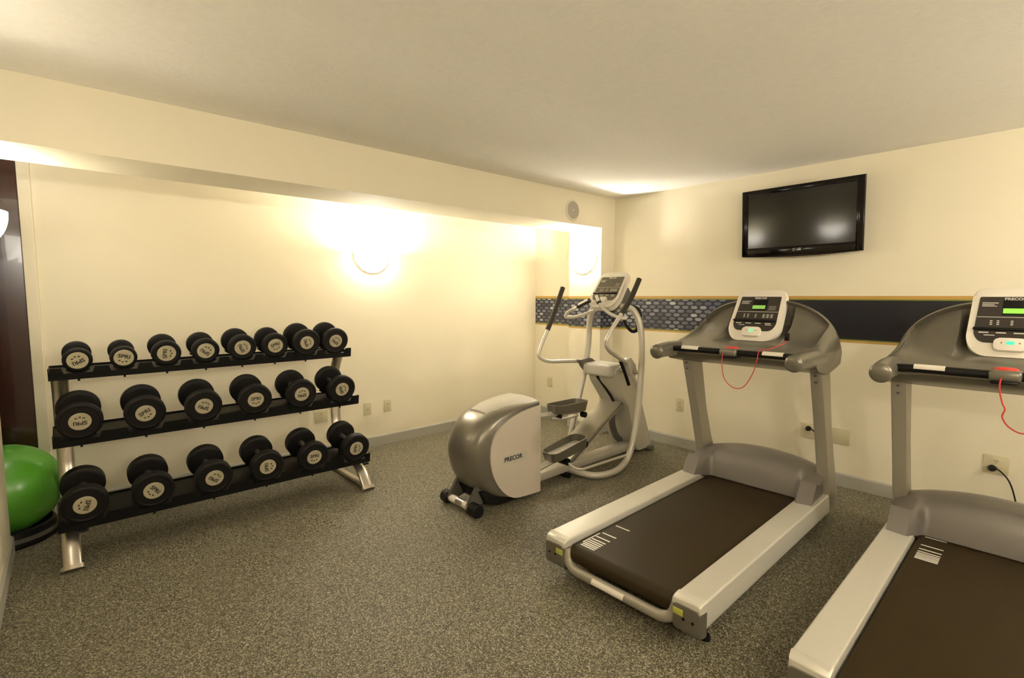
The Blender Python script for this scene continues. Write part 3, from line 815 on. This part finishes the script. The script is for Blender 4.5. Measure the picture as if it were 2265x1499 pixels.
# ================================================================== ELLIPTICAL
E0 = Vector((.56, -1.35, 0))
ell = thing('elliptical_trainer', 'silver and grey elliptical cross trainer with a rounded rear housing in the far corner', 'elliptical machine', E0)
EM = T(-E0)
def eobj(name, bm, m, parent=ell, smooth=40):
    bmesh.ops.transform(bm, matrix=EM, verts=bm.verts[:]); return obj(name, bm, m, parent, smooth)
# rear housing
A = [(-1.83, .045), (-2.10, .050), (-2.26, .09), (-2.36, .17), (-2.42, .29), (-2.435, .41), (-2.40, .52), (-2.32, .61), (-2.20, .665), (-2.02, .695), (-1.83, .705)]
B = [(-1.83, .035), (-2.06, .050), (-2.18, .10), (-2.265, .19), (-2.305, .30), (-2.315, .42), (-2.285, .52), (-2.20, .60), (-2.08, .645), (-1.95, .665), (-1.83, .680)]
A = catmull([(0, *p) for p in A], 4); B = catmull([(0, *p) for p in B], 4)
rings = []
CX = .553
for k in range(25):
    f = -1 + 2 * k / 24; t_ = 1 - math.sqrt(max(0, 1 - (abs(f) ** 2.6) * .985))
    # a flat top facet narrows towards the nose
    rings.append([Vector((CX + .182 * f, a.y * (1 - t_) + b.y * t_, (a.z * (1 - t_) + b.z * t_))) for a, b in zip(A, B)])
bm = NB(); loft(bm, rings); hs = eobj('rear_housing', bm, M['gplastic'], smooth=50)
bm = NB(); TP = [Vector((0, y, z)) for y, z in ((-1.84, .708), (-1.95, .705), (-2.06, .698), (-2.16, .684), (-2.25, .656))]
for_top = []
for i, p in enumerate(TP):
    hw = [.165, .155, .130, .115, .095][i]
    for_top.append([Vector((CX - hw, p.y, p.z - .020)), Vector((CX - hw * .8, p.y, p.z - .002)), Vector((CX, p.y, p.z + .004)), Vector((CX + hw * .8, p.y, p.z - .002)), Vector((CX + hw, p.y, p.z - .020)), Vector((CX, p.y, p.z - .035))])
loft(bm, for_top); eobj('top_cover', bm, M['lgrey'], hs, 50)
for sx in (1, -1):
    pn = [(-1.825, .030), (-2.03, .040), (-2.12, .068), (-2.20, .135), (-2.262, .235), (-2.288, .34), (-2.285, .44), (-2.245, .53), (-2.165, .59), (-2.05, .632), (-1.93, .655), (-1.825, .662)]
    pc = [(p.y, p.z) for p in catmull([(0, *p) for p in pn], 4)]
    bm = NB(); xo = CX + sx * .185
    prism(bm, pc, 0, xo - .012, xo + .008, bev=.005)
    pan = eobj('side_panel', bm, M['warmgrey'], hs)
    F = Matrix(((0, 0, sx, 0), (sx, 0, 0, 0), (0, 1, 0, 0), (0, 0, 0, 1)))
    B_ = T((xo + sx * .0085, -2.09, .335)) @ F @ Rm(0, 'Z')
    bm = NB(); prism(bm, rrect(.215, .060, .004, cx=.012), 2, 0, .0012, M=B_); eobj('badge', bm, M['lgrey'], pan)
    bm = NB(); text(bm, 'PRECOR', .043, B_ @ T((-.002, 0, .0015)), bold=.0012, sx=1.02); eobj('lettering', bm, M['ink'], pan)
# transport roller
bm = NB(); cyl(bm, (.42, -2.40, .047), (.69, -2.40, .047), .026, 20); rb = eobj('roller_bar', bm, M['chrome'])
for x0, x1 in ((.365, .430), (.675, .755)):
    bm = NB(); cyl(bm, (x0, -2.40, .045), (x1, -2.40, .045), .044, 28, bev=.006); eobj('wheel', bm, M['rubber'])
bm = NB(); cyl(bm, (.450, -2.40, .047), (.520, -2.40, .047), .0268, 20); cyl(bm, (.60, -2.40, .047), (.64, -2.40, .047), .0268, 20); eobj('sticker', bm, M['bezel'], rb)
bm = NB()
for xx in (.44, .66):
    bm = NB(); prism(bm, [(-2.42, .03), (-2.38, .03), (-2.20, .08), (-2.20, .20), (-2.33, .20), (-2.42, .07)], 0, xx - .012, xx + .012); eobj('roller_bracket', bm, M['dplastic'])
bm = NB(); prism(bm, [(-1.80, .008), (-2.18, .012), (-2.30, .06), (-2.34, .14), (-1.80, .14)], 0, CX - .125, CX + .150, bev=.01); eobj('under_cover', bm, M['rubber'])
# base rail and front foot
bm = NB(); box(bm, .515, .625, -2.30, -.30, .035, .100, bev=.012); eobj('base_rail', bm, M['silver'])
bm = NB(); box(bm, .37, .70, -.34, -.26, .004, .045, bev=.012); eobj('front_foot', bm, M['dplastic'])
bm = NB(); tube(bm, [(.50, -1.42, .022), (.66, -1.42, .022)], .022, 12); eobj('middle_foot', bm, M['black'])
# tower
bm = NB()
tw = [(-.835, .70), (-.850, .80), (-.70, .86), (-.60, .80), (-.43, .45), (-.255, .03), (-.50, .03), (-.56, .20), (-.64, .46)]
prism(bm, roundpoly(tw, .03, 4), 0, .375, .665, bev=.02, seg=3); twr = eobj('tower', bm, M['towerm'])
bm = NB(); box(bm, .350, .650, -.905, -.70, .745, .850, bev=.022, seg=3); eobj('tower_cap', bm, M['lgrey'], twr)
bm = NB(); tube(bm, catmull([(.470, -.850, .74), (.500, -.800, .66), (.530, -.735, .56), (.545, -.70, .50)], 6), .012, 8, flat=1); eobj('cable_slot', bm, M['rubber'], twr)
# incline ramp
bm = NB()
dr_ = Vector((0, -1.43 + .63, .085 - .545)); ln = dr_.length
RMx = T((.515, -.63, .545)) @ Rm(math.degrees(math.atan2(dr_.z, -dr_.y)) * -1, 'X')
# profile across x, extruded along local -y
pr = [(-.100, 0), (.100, 0), (.100, -.050), (.082, -.050), (.082, -.014), (-.082, -.014), (-.082, -.050), (-.100, -.050)]
RMx = T((.515, -.63, .545)) @ Matrix.Rotation(math.atan2(.46, .80), 4, 'X')
prism(bm, pr, 1, -ln, .02, M=RMx, bev=.002); rp = eobj('ramp', bm, M['upright'])
bm = NB(); 
for sx in (-1, 1): box(bm, sx * .1005 - .002, sx * .1005 + .002, -ln + .01, 0, -.034, -.026, M=RMx)
eobj('track_groove', bm, M['dplastic'], rp)
bm = NB(); tube(bm, catmull([(.50, -.64, .44), (.50, -.66, .30), (.50, -.60, .16), (.50, -.52, .10)], 5), .030, 12); eobj('lift_motor', bm, M['dplastic'])
# frame tubes
for s, P in ((1, [(.70, -.84, 1.355), (.79, -.79, 1.325), (.845, -.765, 1.20), (.862, -.755, 1.0), (.862, -.765, .70), (.855, -.80, .36), (.845, -.88, .12), (.86, -1.02, .045), (.86, -1.19, .034), (.79, -1.31, .034), (.62, -1.36, .045)]),
             (-1, [(.46, -.84, 1.355), (.365, -.79, 1.325), (.310, -.765, 1.20), (.292, -.755, 1.0), (.275, -.80, .70), (.262, -.90, .36), (.262, -.98, .12), (.25, -1.08, .045), (.25, -1.19, .034), (.32, -1.31, .034), (.50, -1.36, .045)])):
    bm = NB(); tube(bm, catmull(P, 7), .026, 16); eobj('frame_tube', bm, M['silver'], smooth=60)
bm = NB(); tube(bm, [(.285, -.765, .80), (.86, -.765, .80)], .018, 14); eobj('pivot_shaft', bm, M['chrome'], smooth=60)
# swing arms
for nm, P, HBk, LK in (('l', [(.20, -1.010, 1.510), (.20, -1.11, 1.31), (.20, -1.215, 1.12), (.185, -1.275, .99), (.185, -1.285, .92), (.21, -1.20, .872), (.27, -1.00, .862), (.315, -.84, .850)], .335, None),
                      ('r', [(.885, -.850, 1.572), (.885, -.955, 1.425), (.885, -1.10, 1.28), (.88, -1.215, 1.16), (.87, -1.245, 1.085), (.855, -1.19, 1.02), (.815, -1.02, .950), (.775, -.86, .890), (.765, -.80, .85)], .765, None)):
    path = catmull(P, 7)
    bm = NB(); tube(bm, path, .0165, 14); sa = eobj('swing_arm', bm, M['silver'], smooth=60)
    ng = 14 if nm == 'l' else 14
    g = path[:ng]; g = [g[0] + (g[0] - g[1]) * .3] + g
    bm = NB(); tube(bm, g, .0215, 14); eobj('grip', bm, M['gripm'], sa, 60)
    bm = NB()
    bx = [(-.95, .880), (-.80, .885), (-.72, .84), (-.72, .75), (-.80, .735), (-.88, .80)] if nm == 'l' else [(-.86, .905), (-.80, .93), (-.72, .84), (-.72, .76), (-.79, .76)]
    prism(bm, roundpoly(bx, .02, 3), 0, HBk - .028, HBk + .028, bev=.008); eobj('pivot_bracket', bm, M['lgrey'] if nm == 'r' else M['hood'], sa)
    bm = NB(); tube(bm, [(HBk + .0, -.765, .80), (HBk + (.03 if nm == 'r' else -.03), -.70, .66)], .016, 10); 
    if nm == 'r': tube(bm, [(HBk - .028, -.88, .90), (HBk - .030, -.80, .78), (HBk - .02, -.76, .68)], .014, 10, mi=1)
    eobj('lower_link', bm, [M['silver'], M['rubber']], sa)
# fixed handles
for sx, P in ((-1, [(.505, -1.005, 1.402), (.425, -1.005, 1.370), (.355, -1.005, 1.338), (.270, -1.00, 1.305), (.228, -.995, 1.272), (.232, -.985, 1.250), (.33, -.95, 1.262), (.46, -.90, 1.31), (.52, -.86, 1.345)]),
              (1, [(.585, -1.012, 1.440), (.600, -1.012, 1.405), (.622, -1.01, 1.368), (.665, -1.0, 1.325), (.725, -.99, 1.288), (.80, -.97, 1.262), (.82, -.93, 1.265), (.74, -.89, 1.31), (.64, -.86, 1.345)])):
    path = catmull(P, 7); bm = NB(); tube(bm, path, .0145, 12); fh = eobj('fixed_handle', bm, M['silver'], smooth=60)
    bm = NB(); tube(bm, path[:13], .0195, 12); eobj('pulse_grip', bm, M['gripm'], fh, 60)
    bm = NB(); tube(bm, [p + Vector((0, -.004, .006)) for p in path[1:11]], .0165, 12); eobj('sensor', bm, M['bezel'], fh, 60)
# console on the mast
CM = EM @ T((.600, -.885, 1.495)) @ Rm(math.degrees(math.atan2(.29, .215)), 'X')
console(ell, .300, .365, CM, 'e')
bm = NB(); prism(bm, roundpoly([(-.93, 1.325), (-.80, 1.31), (-.70, 1.36), (-.70, 1.44), (-.72, 1.50), (-.78, 1.52)], .02), 0, .49, .71, bev=.01); eobj('console_back', bm, M['dplastic'])
bm = NB(); tube(bm, catmull([(.72, -.75, 1.36), (.79, -.72, 1.33), (.80, -.70, 1.27), (.775, -.69, 1.22)], 6), .028, 10, flat=.6); tube(bm, catmull([(.66, -.74, 1.28), (.67, -.72, 1.20), (.72, -.70, 1.14), (.765, -.69, 1.15), (.775, -.69, 1.19)], 6), .016, 10, flat=.7)
eobj('cable', bm, M['rubber'])
# pedals
def pedal(cx, cy, cz, pitch, yaw):
    Mp = T((cx, cy, cz)) @ Rm(yaw, 'Z') @ Rm(pitch, 'X')
    W_, L_ = .165, .42
    o = rrect(W_, L_, .06, 7); i_ = rrect(W_ - .020, L_ - .020, .052, 7); ob = rrect(W_ * .88, L_ * .92, .052, 7)
    bm = NB()
    rings = [[Mp @ Vector((p[0], p[1], -.045)) for p in ob], [Mp @ Vector((p[0], p[1], .026 if p[1] < .10 else .040)) for p in o], [Mp @ Vector((p[0], p[1], .026 if p[1] < .10 else .040)) for p in i_], [Mp @ Vector((p[0] * .95, p[1] * .96, -.020)) for p in i_]]
    loft(bm, rings, cap=True); pd = eobj('pedal', bm, M['gplastic'], smooth=35)
    bm = NB(); prism(bm, rrect(W_ - .035, L_ - .05, .045), 2, -.020, -.012, M=Mp)
    for q in range(9): box(bm, -.05, .05, -.15 + q * .036, -.144 + q * .036, -.012, -.0095, M=Mp)
    eobj('footplate', bm, M['lgrey'], pd)
    return Mp
pedal(.665, -1.475, .262, 7, 0)
pedal(.400, -1.155, .500, -3, 0)
bm = NB(); 
tube(bm, [(.665, -1.86, .150), (.665, -1.55, .195), (.665, -1.30, .225)], .026, 4, flat=1); eobj('pedal_arm', bm, M['silver'])
bm = NB(); tube(bm, [(.400, -1.86, .500), (.400, -1.45, .462), (.400, -.98, .440)], .026, 4); eobj('pedal_arm', bm, M['silver'])
bm = NB(); tube(bm, [(.63, -1.50, .165), (.72, -1.50, .165)], .028, 12); eobj('pedal_joint', bm, M['black'])
bm = NB(); tube(bm, [(.60, -1.22, .235), (.665, -1.22, .235)], .028, 14); eobj('ramp_wheel', bm, M['black'])
bm = NB(); tube(bm, [(.36, -1.28, .435), (.44, -1.28, .435)], .018, 12); eobj('pedal_joint', bm, M['black'])
bm = NB(); tube(bm, [(.43, -1.0, .41), (.47, -1.0, .41)], .026, 14); eobj('ramp_wheel', bm, M['black'])
bm = NB(); tube(bm, fillet([(.70, -1.50, .165), (.745, -1.46, .115), (.79, -1.42, .105), (.845, -.93, .125)], .05), .011, 10); eobj('link_rod', bm, M['silver'])
bm = NB(); tube(bm, fillet([(.37, -1.30, .44), (.31, -1.28, .39), (.27, -1.05, .345), (.30, -.90, .36)], .05), .011, 10); eobj('link_rod', bm, M['silver'])
